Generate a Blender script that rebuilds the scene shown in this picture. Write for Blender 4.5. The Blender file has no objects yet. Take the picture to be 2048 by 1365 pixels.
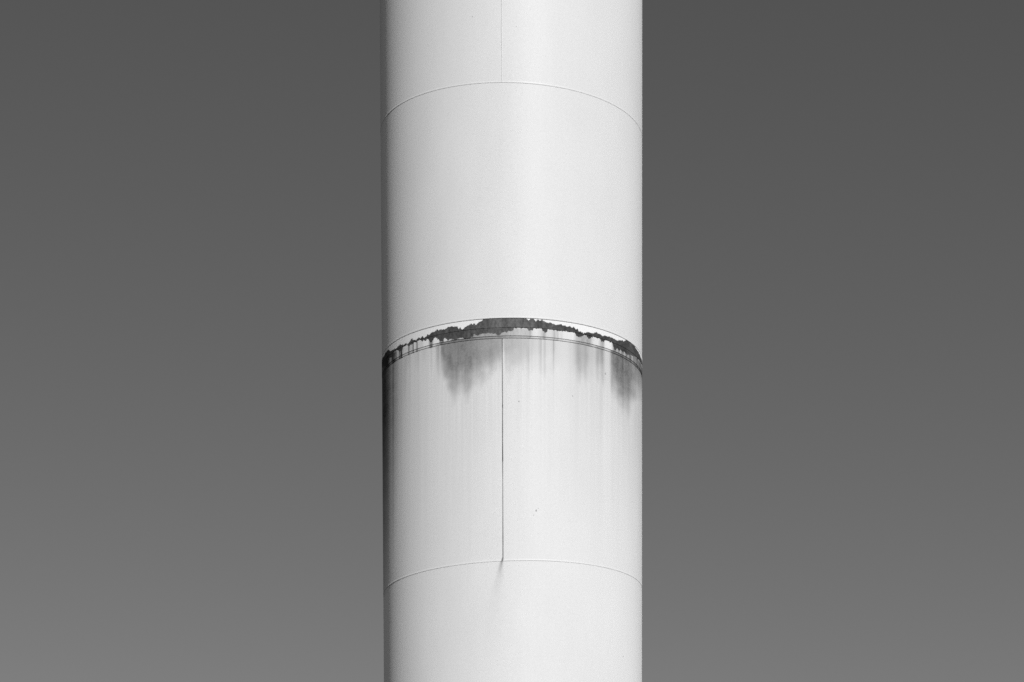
import bpy, math
import numpy as np

# ------------------------------------------------------------------ measures
R0 = 1.65                 # tower radius (m)
DIST = 21.53 * R0         # camera to tower axis
EYE = 1.6                 # camera height
F = 5600.0                # focal length in units of a 2048 wide frame
SUN_AZ = 19.0             # degrees to the right of the camera, behind it
SUN_EL = 38.0

scene = bpy.context.scene
C = scene.collection

# ------------------------------------------------------------------ camera
cam_data = bpy.data.cameras.new('camera')
cam = bpy.data.objects.new('camera', cam_data)
C.objects.link(cam)
cam.location = (0, -DIST, EYE)
cam.rotation_euler = (math.radians(90), 0, 0)
cam_data.sensor_width = 36.0
cam_data.lens = F / 2048.0 * 36.0
cam_data.shift_y = (2521.7 - 682.5) / 2048.0
cam_data.clip_start = 0.1
cam_data.clip_end = 6000
scene.camera = cam

# ------------------------------------------------------------------ sky
world = bpy.data.worlds.new('World')
scene.world = world
world.use_nodes = True
wn = world.node_tree
wn.nodes.clear()
sky = wn.nodes.new('ShaderNodeTexSky')
sky.sky_type = 'NISHITA'
sky.sun_disc = False
sky.sun_elevation = math.radians(SUN_EL)
sky.sun_rotation = math.radians(180 - SUN_AZ)
sky.air_density = 1.0
sky.dust_density = 2.0
sky.ozone_density = 1.0
sep = wn.nodes.new('ShaderNodeSeparateColor')       # black and white film behind a red filter
comb = wn.nodes.new('ShaderNodeCombineColor')
bg = wn.nodes.new('ShaderNodeBackground')
bg.inputs['Strength'].default_value = 0.0545
wout = wn.nodes.new('ShaderNodeOutputWorld')
wn.links.new(sky.outputs[0], sep.inputs[0])
film = wn.nodes.new('ShaderNodeMath'); film.operation = 'POWER'    # the film's contrast
film.inputs[1].default_value = 1.27
wn.links.new(sep.outputs[0], film.inputs[0])
for k in range(3):
    wn.links.new(film.outputs[0], comb.inputs[k])
wn.links.new(comb.outputs[0], bg.inputs['Color'])
wn.links.new(bg.outputs[0], wout.inputs[0])

# ------------------------------------------------------------------ sun
sd = bpy.data.lights.new('sun', 'SUN')
sd.energy = 4.6
sd.angle = math.radians(0.53)
sd.color = (1.0, 1.0, 1.0)
sun = bpy.data.objects.new('sun', sd)
C.objects.link(sun)
sun.rotation_euler = (math.radians(90 - SUN_EL), 0, math.radians(SUN_AZ))
sun.location = (20, -60, 60)

# ------------------------------------------------------------------ exposure
vs = scene.view_settings
vs.view_transform = 'Standard'
vs.look = 'None'
vs.exposure = 0.0
vs.gamma = 1.0
scene.render.engine = 'CYCLES'
scene.cycles.use_denoising = False     # keeps a fine, neutral grain like the film's

# ------------------------------------------------------------------ noise helpers
def _hash(ix, iy, seed):
    v = np.sin(ix * 127.1 + iy * 311.7 + seed * 74.7) * 43758.5453
    return v - np.floor(v)

def noise(x, y, seed=0):
    ix, iy = np.floor(x), np.floor(y)
    fx, fy = x - ix, y - iy
    fx = fx * fx * (3 - 2 * fx); fy = fy * fy * (3 - 2 * fy)
    a = _hash(ix, iy, seed); b = _hash(ix + 1, iy, seed)
    c = _hash(ix, iy + 1, seed); d = _hash(ix + 1, iy + 1, seed)
    return a + (b - a) * fx + (c - a) * fy + (a - b - c + d) * fx * fy

def fbm(x, y, seed=0, octaves=4):
    t = 0; amp = 0.5; n = 0
    for k in range(octaves):
        t = t + amp * noise(x * 2 ** k, y * 2 ** k, seed + 13 * k); n += amp; amp *= 0.5
    return t / n

def sstep(a, b, x):
    t = np.clip((x - a) / (b - a), 0, 1)
    return t * t * (3 - 2 * t)

# ------------------------------------------------------------------ tower measures (heights in radii above eye level)
H_A, H_B, H_C = 8.634, 6.908, 5.132       # weld, joint, weld
H_L2, H_L3, H_L4 = H_B - 0.0672, H_B - 0.1290, H_B - 0.1455

def z_of(H):
    return EYE + H * R0

def taper(z):
    """radius and sideways lean of the tower at height z"""
    H = (z - EYE) / R0
    y = 2521.7 - 260.4 * H
    y = np.clip(y, -4000, 2521.7)
    return R0 * (262.4 - 4.2 * y / 1365.0) / 260.4, (-2.1 + 3.9 * y / 1365.0) / 260.4 * R0

def tilt(z):
    """plates are cut slightly out of level: lift per unit of sine round the tower"""
    H = (z - EYE) / R0
    return -np.interp(H, [H_C - 1.2, H_C, H_B, H_A, H_A + 1.2], [-0.026, -0.026, 0.0, 0.026, 0.026]) * R0

# one list of angles (0 = towards the viewer) for every ring, so that they meet exactly
_s = np.linspace(-0.9985, 0.9985, 800)
_front = np.arcsin(_s)
_extra = np.radians(np.concatenate([np.arange(-92, -86, 0.5), np.arange(86.5, 92.1, 0.5)]))
_back = np.radians(np.arange(94, 267, 1.5))
ANG = np.unique(np.round(np.concatenate([_front, _extra, _back]), 6))

def joint_y(x):
    """curve of the joint's top edge, used to lay the traced paint loss along the joint"""
    u = (x - 1024.0) / F
    D = 21.53
    a = 1 + u * u
    disc = np.maximum(4 * D * D - 4 * a * (D * D - 1.0), 0)
    t = (2 * D - np.sqrt(disc)) / (2 * a)
    return 2521.7 - F * (H_B + 0.001 * u * t) / t

# ------------------------------------------------------------------ traced paint loss along the joint
def pts(ox, oy, sc, txt):
    v = [tuple(map(float, p.split(','))) for p in txt.split()]
    return [(ox + a / sc, oy + b / sc) for a, b in v]

top = pts(750, 640, 11.373, '158,905 200,840 250,740 275,700 300,688 325,700 350,725 375,715 400,700 440,680 448,640 453,622 458,640 465,665 500,640 540,590 585,560 605,590 625,558 645,590 665,560 690,525 715,545 750,560 770,520 790,480 835,425 848,440 860,460 900,450 930,465 975,430 985,400 1000,390 1020,400 1035,440 1060,400 1085,380 1110,400 1120,420 1170,370 1185,335 1220,350 1260,320 1300,290 1360,265 1420,225 1450,240 1520,215 1620,200 1680,165')
top += pts(850, 600, 11.375, '570,620 600,612 680,605 740,620 770,660 800,640 830,650 848,685 870,660 900,630 960,590 1020,570 1050,548 1080,560 1130,550 1150,575 1200,530 1280,480 1300,490 1330,465 1380,443 1500,438 1670,422')
top += pts(990, 600, 11.375, '60,424 80,418 110,426 300,424 600,432 680,440 740,455 790,465 800,445 850,450 930,480 980,465 1020,485 1060,470 1100,490 1180,515 1260,525 1320,540 1400,570 1470,560 1540,570 1600,595 1700,605 1810,640')
top += pts(1150, 640, 11.373, '5,205 50,215 90,255 130,250 155,280 180,310 220,295 280,283 370,290 410,310 425,285 500,285 520,320 580,325 630,370 680,365 760,375 850,400 880,430 920,460 970,470 1040,455 1110,485 1150,478 1200,498 1280,548 1350,608 1400,665 1440,730 1470,800 1500,880 1526,950')
bot = pts(750, 640, 11.373, '158,1090 230,1060 290,990 320,900 340,860 375,860 388,940 400,900 412,800 440,740 490,690 550,700 565,760 580,700 600,810 612,790 620,690 640,620 680,610 710,580 740,570 760,610 780,610 800,580 870,545 890,510 940,520 960,500 980,480 1030,460 1075,495 1090,460 1150,480 1180,450 1205,440 1235,480 1250,515 1300,515 1310,480 1340,430 1380,405 1430,435 1470,470 1480,490 1545,490 1550,450 1580,425 1630,445 1660,475 1690,450')
bot += pts(850, 600, 11.375, '560,870 565,900 600,870 620,895 680,920 740,900 790,860 850,865 900,895 980,885 1050,860 1100,820 1110,770 1140,800 1210,810 1260,785 1400,765 1500,765 1600,775 1640,800 1710,795 1740,740')
bot += pts(990, 600, 11.375, '185,735 200,735 290,740 310,710 390,715 420,690 430,642 740,655 760,690 800,712 860,690 878,648 1060,660 1080,710 1140,758 1190,720 1198,668 1330,690 1345,712 1360,692 1405,700 1420,726 1435,700 1810,745')
bot += pts(1150, 640, 11.373, '8,316 20,330 40,385 140,405 170,370 200,380 210,340 230,370 250,375 260,350 280,400 300,430 355,430 372,385 568,432 600,500 650,505 678,466 850,522 865,600 890,660 915,690 940,665 965,655 990,690 1005,715 1040,675 1080,730 1095,760 1115,735 1150,770 1165,790 1180,765 1200,800 1300,815 1400,860 1450,920 1500,1000 1526,1060')
top = np.array(top); bot = np.array(bot)
top_v = top[:, 1] - joint_y(top[:, 0])
bot_v = bot[:, 1] - joint_y(bot[:, 0])
top_v = np.where(top_v < 2.0, top_v - 2.2, top_v)      # bare right up to the joint

TONE = np.array([(760, .030), (785, .036), (800, .055), (850, .060), (900, .062), (960, .078), (1000, .092), (1050, .098), (1075, .072), (1100, .085), (1130, .050), (1160, .045), (1230, .045), (1250, .044), (1262, .054), (1284, .036)])

# how dirty the paint is: (x, strength, fade length) along the lower plate, and along the lower flange ring
STREAK = np.array([
    (764, .86, 360), (769, .84, 350), (774, .76, 320), (777, .62, 300), (780, .50, 260), (783, .44, 260), (785, .52, 280), (786.6, .64, 300), (788.5, .40, 260),
    (793, .28, 240), (799, .17, 200), (802.5, .22, 160), (806, .11, 155), (815, .10, 60), (818, .16, 60), (822, .04, 60), (830, .05, 60), (836, .12, 70), (841, .03, 60),
    (850, .12, 65), (853, .05, 60), (859, .06, 60), (862, .16, 75), (866, .10, 60), (870, .06, 60), (873.5, .30, 82), (877, .42, 86), (880, .22, 88),
    (883, .56, 82), (888, .69, 92), (892, .66, 104), (900, .67, 126), (907, .66, 138), (914, .65, 130), (922, .66, 116), (930, .66, 128), (936, .66, 128), (942, .64, 122),
    (950, .60, 112), (960, .58, 112), (970, .56, 104), (980, .56, 106), (990, .54, 96), (996, .54, 80), (997.5, .54, 84), (1000, .50, 84), (1002.5, .50, 84),
    (1004.5, .44, 76), (1007, .36, 60), (1012, .40, 95), (1020, .38, 96), (1030, .34, 92), (1040, .30, 90), (1048, .30, 92), (1053, .28, 90), (1057, .33, 108), (1060, .24, 92),
    (1066, .22, 84), (1075, .16, 80), (1082, .32, 92), (1085, .14, 84), (1090, .30, 96), (1093, .12, 80), (1100, .15, 80), (1105, .20, 90), (1107.2, .44, 94), (1109.5, .20, 84),
    (1115, .12, 80), (1125, .10, 80), (1135, .08, 80), (1145, .14, 90), (1150, .26, 95), (1156, .42, 100), (1161, .38, 104), (1166, .34, 92), (1172, .42, 100), (1177, .30, 96),
    (1183, .16, 90), (1190, .18, 84), (1196, .40, 86), (1200, .34, 80), (1205, .44, 92), (1208, .22, 92), (1212, .10, 90), (1217, .07, 90), (1220, .24, 96), (1223, .52, 102),
    (1228, .62, 108), (1232, .66, 112), (1237, .62, 122), (1243, .66, 128), (1250, .66, 126), (1257, .64, 128), (1263, .60, 108), (1270, .58, 96), (1276, .56, 84), (1280, .54, 80), (1284, .54, 70)])
RING = np.array([
    (764, .92), (777, .90), (780, .55), (783, .60), (786, .86), (789, .74), (792.5, .66), (793.5, .24), (798, .30), (799.4, .72), (801, .25), (802.8, .86), (804.5, .30), (808, .14), (811, .16), (814, .10),
    (816, .14), (817.7, .66), (819.5, .14), (821, .12), (822, .34), (823, .12), (825, .14), (826.2, .66), (827.4, .14), (830, .10), (832, .16), (834, .58), (836, .15), (839, .16), (844, .18), (847, .06), (857, .05), (859, .30),
    (860.5, .66), (863, .66), (865, .30), (867, .06), (878, .05), (880, .45), (882, .66), (886, .62), (888, .20), (891, .14), (894, .22), (897, .10), (902, .30), (904, .62), (915, .60), (919, .30),
    (925, .22), (930, .58), (950, .56), (975, .52), (1000, .50), (1010, .46), (1025, .42), (1030, .36), (1050, .34), (1058, .36), (1060, .44), (1063, .24), (1070, .12), (1076, .14), (1082, .24), (1086, .32), (1089, .46), (1092, .24),
    (1098, .20), (1105, .22), (1109, .42), (1111, .22), (1115, .34), (1118, .14), (1123, .20), (1126, .12), (1140, .10), (1147, .10), (1152, .30), (1158, .46), (1170, .48), (1180, .46), (1184, .22), (1190, .12), (1198, .16), (1202, .36),
    (1205, .50), (1207, .44), (1209, .10), (1215, .04), (1223, .05), (1226, .34), (1229, .66), (1231, .60), (1234, .36), (1237, .64), (1241, .34), (1245, .70), (1248, .36), (1250, .50), (1253, .70), (1256, .42),
    (1259, .72), (1261, .66), (1265, .40), (1268, .76), (1270, .50), (1272, .74), (1276, .66), (1280, .76), (1284, .78)])

def wear(x, w):
    """x, w: place on the surface (w downwards from the joint). Returns paint loss, its tone and the dirt."""
    jx = x + 1.1 * (noise(x * 0.5, w * 0.5, 3) - 0.5)
    jw = w + 2.6 * (noise(x * 0.40, w * 0.30, 5) - 0.5) + 1.8 * (noise(x * 0.95, w * 0.7, 9) - 0.5)
    tv = np.interp(jx, top[:, 0], top_v); bv = np.interp(jx, bot[:, 0], bot_v)
    loss = np.minimum(jw - tv, bv - jw)
    loss = np.where((w < -0.6), -3.0, loss)
    tone = np.interp(x, TONE[:, 0], TONE[:, 1])
    tone = tone * (0.66 + 0.62 * noise(x * 0.16, w * 0.03, 21)) * (0.72 + 0.56 * noise(x * 0.5, w * 0.22, 22))
    tone = np.where((w > 18.3) & (x < 1030), tone * 0.88, tone)
    # dirt on the lower flange ring
    ring = np.max([np.interp(x + d, RING[:, 0], RING[:, 1]) for d in (-0.8, -0.4, 0, 0.4, 0.8)], axis=0) * sstep(15, 22, w)
    ring = np.clip(ring * 1.10, 0, 0.93)
    ring = ring * (0.86 + 0.28 * noise(x * 0.5, w * 0.10, 31))
    # dirt that has run down the plate below
    s = np.interp(x, STREAK[:, 0], STREAK[:, 1]); e = np.interp(x, STREAK[:, 0], STREAK[:, 2])
    rag = (fbm(x * 0.06, w * 0.04, 41, 4) - 0.5) * 34 + (noise(x * 0.30, w * 0.02, 43) - 0.5) * 8
    long = e > 150
    soft = np.where(long, e * 0.75, np.where((x > 880) & (x < 1003), 8 + 0.30 * e, 10 + 0.34 * e))
    fade = 1 - sstep(0, 1, (w + rag - (e - soft)) / (2 * soft))
    low = s * fade * (0.87 + 0.26 * fbm(x * 0.12, w * 0.06, 44, 4))
    tail = 0.16 * np.clip(s, 0, .6) * np.exp(-np.maximum(w - 60, 0) / 140.0) * noise(x * 0.40, w * 0.006, 46) * 1.7
    fine = (0.015 + 0.13 * noise(x * 0.07, 0 * w, 51) ** 2) * noise(x * 0.33 + 3 * noise(x * 0.05, 0 * w, 52), w * 0.004, 47) * np.exp(-np.maximum(w - 40, 0) / 190.0)
    side = np.clip((x - 1170) / 60, 0, 1) * 0.10 * np.exp(-np.maximum(w - 40, 0) / 160.0) * noise(x * 0.35, w * 0.003, 49)
    smear_w = np.maximum(w - 484, 0)
    smear_x = x - 1003.5 + 0.15 * smear_w + 3.5 * (noise(0 * x, w * 0.06, 71) - 0.5) * np.clip(smear_w / 20, 0, 1)
    smear = (0.38 * np.exp(-smear_w / 14.0) + 0.15 * np.exp(-smear_w / 60.0)) * np.exp(-(smear_x / (2.4 + 0.15 * smear_w)) ** 2) * (w > 483.5) * (0.6 + 0.8 * fbm(x * 0.12, w * 0.05, 72, 3))
    left = np.clip((900 - x) / 60, 0, 1) * 0.15 * np.exp(-np.maximum(w - 40, 0) / 230.0) * (0.25 + 0.75 * noise(x * 0.30, w * 0.003, 48))
    clean = 0.35 + 0.65 * np.clip(s / 0.2, 0, 1)
    veil = 0.055 * np.clip((x - 1110) / 40, 0, 1) * (1 - sstep(60, 420, w)) * (0.5 + fbm(x * 0.03, w * 0.01, 55, 3))
    low = np.maximum(low, tail) + fine * clean + side + left + veil
    low = np.where(w > 478, 0.0, low) + smear
    strip = np.maximum(ring, low) + 0.05
    dirt = np.where(w < 34.5, ring, np.where(w < 39.6, strip, low))
    dirt = np.where(w < 17, 0, dirt)
    return loss, tone, np.clip(dirt, 0, .95)

# ------------------------------------------------------------------ materials
def nodes_of(name):
    m = bpy.data.materials.new(name); m.use_nodes = True
    return m, m.node_tree, m.node_tree.nodes['Principled BSDF']

def math_node(nt, op, a, b=None, clamp=False):
    n = nt.nodes.new('ShaderNodeMath'); n.operation = op; n.use_clamp = clamp
    for i, v in enumerate((a, b)):
        if v is None: continue
        if isinstance(v, (int, float)): n.inputs[i].default_value = v
        else: nt.links.new(v, n.inputs[i])
    return n.outputs[0]

def paint_material(name, albedo, rough=0.44, mottling=0.045):
    m, nt, b = nodes_of(name)
    tc = nt.nodes.new('ShaderNodeTexCoord')
    def tex(scale, detail, sx=1, sy=1, sz=1):
        mp = nt.nodes.new('ShaderNodeMapping'); mp.inputs['Scale'].default_value = (sx, sy, sz)
        nt.links.new(tc.outputs['Object'], mp.inputs[0])
        n = nt.nodes.new('ShaderNodeTexNoise'); n.inputs['Scale'].default_value = scale; n.inputs['Detail'].default_value = detail
        nt.links.new(mp.outputs[0], n.inputs['Vector'])
        return n.outputs['Fac']
    cloud = tex(1.6, 5, 1, 1, 0.55); grain = tex(42, 4); film = tex(9, 3, 1, 1, 0.12)
    def attr(n):
        a = nt.nodes.new('ShaderNodeAttribute'); a.attribute_name = n; return a.outputs['Fac']
    loss, tone, dirt = attr('paint_loss'), attr('bare_tone'), attr('dirt')
    v = math_node(nt, 'MULTIPLY', math_node(nt, 'SUBTRACT', cloud, 0.5), mottling * 2)
    v2 = math_node(nt, 'MULTIPLY', math_node(nt, 'SUBTRACT', grain, 0.5), 0.12)
    v3 = math_node(nt, 'MULTIPLY', math_node(nt, 'SUBTRACT', film, 0.5), 0.03)
    base = math_node(nt, 'MULTIPLY', math_node(nt, 'ADD', math_node(nt, 'ADD', math_node(nt, 'ADD', v, v2), v3), 1.0), albedo)
    speck = math_node(nt, 'MULTIPLY', math_node(nt, 'SUBTRACT', grain, 0.5), 0.35)
    dd = math_node(nt, 'MULTIPLY', dirt, math_node(nt, 'ADD', speck, 1.0), clamp=True)
    dirty = math_node(nt, 'MULTIPLY', base, math_node(nt, 'SUBTRACT', 1.0, dd))
    mask = math_node(nt, 'ADD', math_node(nt, 'MULTIPLY', loss, 0.9), 0.5, clamp=True)
    rust = math_node(nt, 'MULTIPLY', tone, math_node(nt, 'ADD', math_node(nt, 'MULTIPLY', grain, 0.9), 0.55))
    mix = nt.nodes.new('ShaderNodeMix'); mix.data_type = 'FLOAT'
    nt.links.new(mask, mix.inputs[0]); nt.links.new(dirty, mix.inputs[2]); nt.links.new(rust, mix.inputs[3])
    col = nt.nodes.new('ShaderNodeCombineColor')
    for k in range(3): nt.links.new(mix.outputs[0], col.inputs[k])
    nt.links.new(col.outputs[0], b.inputs['Base Color'])
    r = math_node(nt, 'ADD', math_node(nt, 'MULTIPLY', mask, 0.95 - rough), rough)
    r = math_node(nt, 'ADD', r, math_node(nt, 'MULTIPLY', dirt, 0.3), clamp=True)
    nt.links.new(r, b.inputs['Roughness'])
    b.inputs['Specular IOR Level'].default_value = 0.19
    b.inputs['Diffuse Roughness'].default_value = 0.42
    bump = nt.nodes.new('ShaderNodeBump'); bump.inputs['Strength'].default_value = 0.35; bump.inputs['Distance'].default_value = 0.002
    h = math_node(nt, 'SUBTRACT', math_node(nt, 'MULTIPLY', grain, 0.25), mask)
    nt.links.new(h, bump.inputs['Height'])
    nt.links.new(bump.outputs[0], b.inputs['Normal'])
    return m

plate_paint = paint_material('white_plate_paint', 0.575)
ring_paint = paint_material('white_flange_paint', 0.65, 0.5, 0.02)

def plain(name, albedo, rough=0.8, scale=8.0, amount=0.4):
    m, nt, b = nodes_of(name)
    tc = nt.nodes.new('ShaderNodeTexCoord')
    n = nt.nodes.new('ShaderNodeTexNoise'); n.inputs['Scale'].default_value = scale; n.inputs['Detail'].default_value = 6
    nt.links.new(tc.outputs['Object'], n.inputs['Vector'])
    f = math_node(nt, 'MULTIPLY', math_node(nt, 'ADD', math_node(nt, 'MULTIPLY', math_node(nt, 'SUBTRACT', n.outputs['Fac'], 0.5), amount * 2), 1.0), albedo)
    col = nt.nodes.new('ShaderNodeCombineColor')
    for k in range(3): nt.links.new(f, col.inputs[k])
    nt.links.new(col.outputs[0], b.inputs['Base Color'])
    b.inputs['Roughness'].default_value = rough
    b.inputs['Specular IOR Level'].default_value = 0.2
    return m

speck_rust = plain('rust_chip', 0.3)
ground_mat = plain('dry_ground', 0.025, 0.95, 0.3, 0.5)

# ------------------------------------------------------------------ mesh helpers
def link_mesh(name, verts, quads, mats, parent=None, mat_index=None, smooth=True, attrs=None):
    me = bpy.data.meshes.new(name)
    me.vertices.add(len(verts)); me.vertices.foreach_set('co', verts.astype(np.float32).ravel())
    n = len(quads)
    me.loops.add(n * 4); me.loops.foreach_set('vertex_index', quads.astype(np.int32).ravel())
    me.polygons.add(n)
    me.polygons.foreach_set('loop_start', np.arange(0, n * 4, 4, dtype=np.int32))
    me.polygons.foreach_set('loop_total', np.full(n, 4, dtype=np.int32))
    me.polygons.foreach_set('use_smooth', np.full(n, smooth, dtype=bool))
    for m in mats: me.materials.append(m)
    if mat_index is not None: me.polygons.foreach_set('material_index', mat_index.astype(np.int32))
    for k, v in (attrs or {}).items():
        a = me.attributes.new(k, 'FLOAT', 'POINT'); a.data.foreach_set('value', v.astype(np.float32).ravel())
    me.update(); me.validate()
    o = bpy.data.objects.new(name, me); C.objects.link(o)
    if parent: o.parent = parent
    return o

def surface(ang, z, off):
    """point on the tower at angle ang, nominal height z, pushed out by off"""
    r, cx = taper(z)
    t = tilt(z)
    s, c = np.sin(ang), np.cos(ang)
    return np.stack([cx + (r + off) * s, -(r + off) * c, z + t * s], -1)

def place(P, z):
    """place of surface points in the traced table's terms"""
    depth = P[..., 1] + DIST
    x = 1024 + F * P[..., 0] / depth
    w = F * (z_of(H_B) - z) / depth
    return x, w

def ring_mesh(name, profile, mat, parent, specks=()):
    """profile: list of (z, off, crease) from top to bottom; creased rows are doubled for a hard edge"""
    rows = []
    for z, off, hard in profile:
        rows.append((z, off))
        if hard: rows.append((z, off))
    n = len(ANG); m = len(rows)
    Z = np.array([r[0] for r in rows])[:, None] + 0 * ANG[None, :]
    O = np.array([r[1] for r in rows])[:, None] + 0 * Z
    A = ANG[None, :] + 0 * Z
    P = surface(A, Z, O)
    x, w = place(P, Z)
    loss, tone, dirt = wear(np.clip(x, 764, 1284), w)
    back = np.cos(A) < -0.05
    loss = np.where(back, np.minimum(loss, 3), loss)
    idx = np.arange(n * m).reshape(m, n)
    q = []
    dup = set()
    k = 0
    for z, off, hard in profile:
        k += 1
        if hard: dup.add(k - 1); k += 1
    for r in range(m - 1):
        if r in dup: continue
        a = idx[r]; b = idx[r + 1]
        q.append(np.stack([a, b, np.roll(b, -1), np.roll(a, -1)], -1))
    quads = np.concatenate(q)
    verts = P.reshape(-1, 3)
    at = {'paint_loss': loss.ravel(), 'bare_tone': tone.ravel(), 'dirt': dirt.ravel()}
    mi = np.zeros(len(quads), int)
    # little rust chips standing on the plate
    if specks:
        vv, qq = [], []
        base = len(verts)
        for ax, H, rad in specks:
            a0 = math.asin((ax - 1023.5) / 272.0)
            rng = np.random.RandomState(int(ax))
            ring = []
            for j in range(8):
                th = j * math.pi / 4
                rr = rad * (0.75 + 0.5 * rng.rand())
                ring.append(surface(np.array(a0 + rr * math.cos(th) / R0), np.array(z_of(H) + 1.25 * rr * math.sin(th)), 0.002))
            cpt = surface(np.array(a0), np.array(z_of(H)), 0.0035)
            b0 = base + len(vv)
            vv += ring + [cpt]
            for j in range(0, 8, 2):
                qq.append((b0 + 8, b0 + j, b0 + (j + 1) % 8, b0 + (j + 2) % 8))
        verts = np.concatenate([verts, np.array(vv)]); quads = np.concatenate([quads, np.array(qq)])
        mi = np.concatenate([mi, np.ones(len(qq), int)])
        at = {k2: np.concatenate([v, np.full(len(vv), -3.0 if k2 == 'paint_loss' else 0.0)]) for k2, v in at.items()}
    return link_mesh(name, verts, quads, [mat, speck_rust], parent, mi, True, at)

# ------------------------------------------------------------------ ground
def tagd(o, **kw):
    for k, v in kw.items(): o[k] = v

g = np.linspace(-3000, 3000, 41)
gx, gy = np.meshgrid(g, g)
gv = np.stack([gx, gy, 0 * gx], -1).reshape(-1, 3)
gi = np.arange(41 * 41).reshape(41, 41)
gq = np.stack([gi[:-1, :-1], gi[:-1, 1:], gi[1:, 1:], gi[1:, :-1]], -1).reshape(-1, 4)
ground = link_mesh('ground', gv, gq, [ground_mat], None, None, False)
tagd(ground, kind='structure')

# ------------------------------------------------------------------ the tower
tower = bpy.data.objects.new('steel_tower', None)
C.objects.link(tower)
tower.empty_display_size = 2
tagd(tower, label='tall white painted steel tube tower with a rusty, stained joint ring, against a plain sky', category='tower')

GAP = 0.006
def section(name, z1, z0, mat, step_rows=None, off=0.0, lip_top=True, groove=0.012, gap=GAP, specks=(), bead=0.0, label=None):
    """one plated tube from z1 down to z0; its own lower gap is part of it"""
    p = []
    if lip_top:
        p.append((z1, off - 0.013, False)); p.append((z1, off - 0.0015, True))
        p.append((z1 - 0.0015, off, True))
    else:
        p.append((z1, off, False))
    zs = step_rows if step_rows is not None else np.arange(z1 - 0.25, z0 + 0.1, -0.25)
    for z in zs: p.append((float(z), off, False))
    if bead:
        p.append((z0 + gap + 0.024, off, True))
        for k, (dz, do) in enumerate(((0.020, .02), (0.016, .35), (0.0115, .85), (0.0075, 1.0), (0.004, .8))):
            p.append((z0 + gap + dz, off + bead * do, False))
        p.append((z0 + gap, off + 0.0005, True))
    else:
        p.append((z0 + gap + 0.0015, off, True))
    p.append((z0 + gap, off - 0.0015, True))
    p.append((z0 + gap, off - groove, True))
    p.append((z0, off - groove, False))
    o = ring_mesh(name, p, mat, tower, specks)
    if label: o['label'] = label
    return o

zA, zB, z2, z3, z4, zC = map(z_of, (H_A, H_B, H_L2, H_L3, H_L4, H_C))
def H_at(y):   # height of a mark seen at y on the front of the tower
    return (2521.7 - y) * 20.53 / F
top_specks = [(946.5, H_at(31) , .006), (1033.6, H_at(54), .005)]
low_specks = [(1037, H_at(803), .007), (1145, H_at(784), .006), (1212.5, H_at(724), .011), (1071, H_at(1021), .009), (1075, H_at(1016), .004), (1066, H_at(1030), .004)]
foot_specks = [(1250, H_at(1292), .007)]

section('shell_section', 40.0, zA, plate_paint, np.arange(39.7, zA + 0.15, -0.3), off=0.001, gap=0.0015, bead=0.0014, groove=0.003, specks=top_specks)
section('shell_section', zA, zB, plate_paint, np.arange(zA - 0.1, zB + 0.1, -0.15), gap=0.0095, bead=0.0009)
section('flange_ring', zB, z2, ring_paint, np.linspace(zB - 0.004, z2 + GAP + 0.004, 26), off=0.002, gap=0.0035, groove=0.006, label='upper flange ring, white paint peeled away over dark rust')
section('flange_ring', z2, z3, ring_paint, np.linspace(z2 - 0.004, z3 + GAP + 0.004, 26), off=0.0015, gap=0.0055, label='lower flange ring with dark drips below the bare rust')
section('sealing_strip', z3, z4, plate_paint, np.linspace(z3 - 0.003, z4 + GAP + 0.003, 6), off=0.0, gap=0.0055)
rows = np.concatenate([np.arange(z4 - 0.01, z4 - 1.0, -0.012), np.arange(z4 - 1.02, zC + 0.05, -0.04)])
section('shell_section', z4, zC, plate_paint, rows, gap=0.0015, bead=0.0014, groove=0.003, specks=low_specks, label='shell section stained grey by runs of rust and dirt')
section('shell_section', zC, 0.0, plate_paint, np.concatenate([np.arange(zC - 0.02, zC - 1.2, -0.02), np.arange(zC - 1.25, 0.2, -0.15)]), off=-0.001, gap=0.006, specks=foot_specks)

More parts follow.
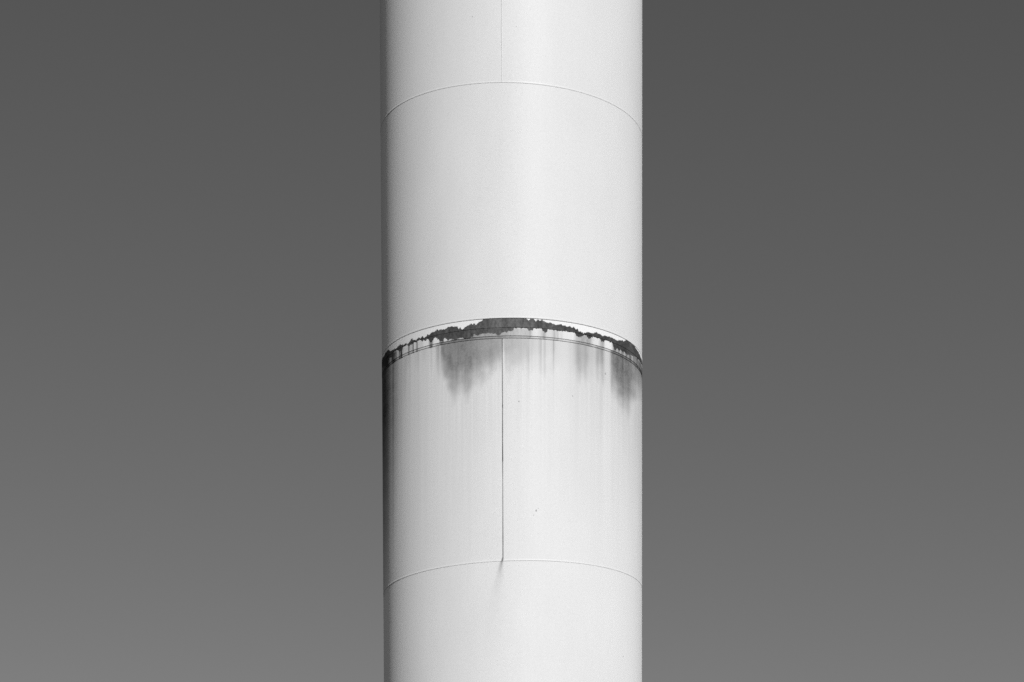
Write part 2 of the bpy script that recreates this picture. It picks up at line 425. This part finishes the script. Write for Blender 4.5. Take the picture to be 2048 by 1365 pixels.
# ---- upright weld seams
def upright_weld(px, z1, z0, dark, width, label=None, kink=False):
    n = 120
    zz = np.linspace(z1 - 0.002, z0 + 0.004, n)
    a0 = math.asin((px - 1022.5) / 273.0)
    u = np.array([-1, -0.6, -0.2, 0.2, 0.6, 1.0])
    hgt = np.array([-0.001, .55, 1.0, 1.0, .55, -0.001])
    wob = (fbm(zz * 1.5, zz * 0, 61, 3) - 0.5) * 0.004
    if kink:
        wob = wob - 0.010 * sstep(z0 + 0.05, z0 + 0.0, zz)
    wid = width * (0.8 + 0.4 * noise(zz * 6, zz * 0, 63))
    for zk, rk in ((z_of(H_at(812)), 1.5), (z_of(H_at(919)), 1.3), (z0 + 0.015, 2.0)):
        if kink: wid = wid * (1 + (rk - 1) * np.exp(-((zz - zk) / 0.02) ** 2))
    Z = zz[:, None] + 0 * u[None, :]
    A = a0 + (wob[:, None] + wid[:, None] * u[None, :]) / R0
    P = surface(A, Z, 0.0005 + 0.0028 * hgt[None, :] + 0 * Z)
    dk = np.interp(zz, *dark)
    dk = dk * (0.85 + 0.3 * noise(zz * 9, zz * 0, 67))
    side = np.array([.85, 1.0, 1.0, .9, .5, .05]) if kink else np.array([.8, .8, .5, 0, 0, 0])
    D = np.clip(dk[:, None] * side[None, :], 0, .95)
    idx = np.arange(n * 6).reshape(n, 6)
    q = np.stack([idx[:-1, :-1], idx[1:, :-1], idx[1:, 1:], idx[:-1, 1:]], -1).reshape(-1, 4)
    o = link_mesh('vertical_weld', P.reshape(-1, 3), q, [plate_paint], tower, None, True,
                  {'paint_loss': np.full(n * 6, -3.0), 'bare_tone': np.full(n * 6, .05), 'dirt': D.ravel()})
    if label: o['label'] = label
    return o

zm = [zC, z_of(H_at(1010)), z_of(H_at(925)), z_of(H_at(917)), z_of(H_at(812)), z_of(H_at(805)), z4]
upright_weld(1003.2, z4 + 0.0, zC, (zm, [.78, .66, .74, .9, .87, .78, .86]), 0.0075, 'vertical weld blackened with dirt', True)
upright_weld(1003.6, 22.0, zA, ([zA, 22.0], [.35, .30]), 0.007, None, False)
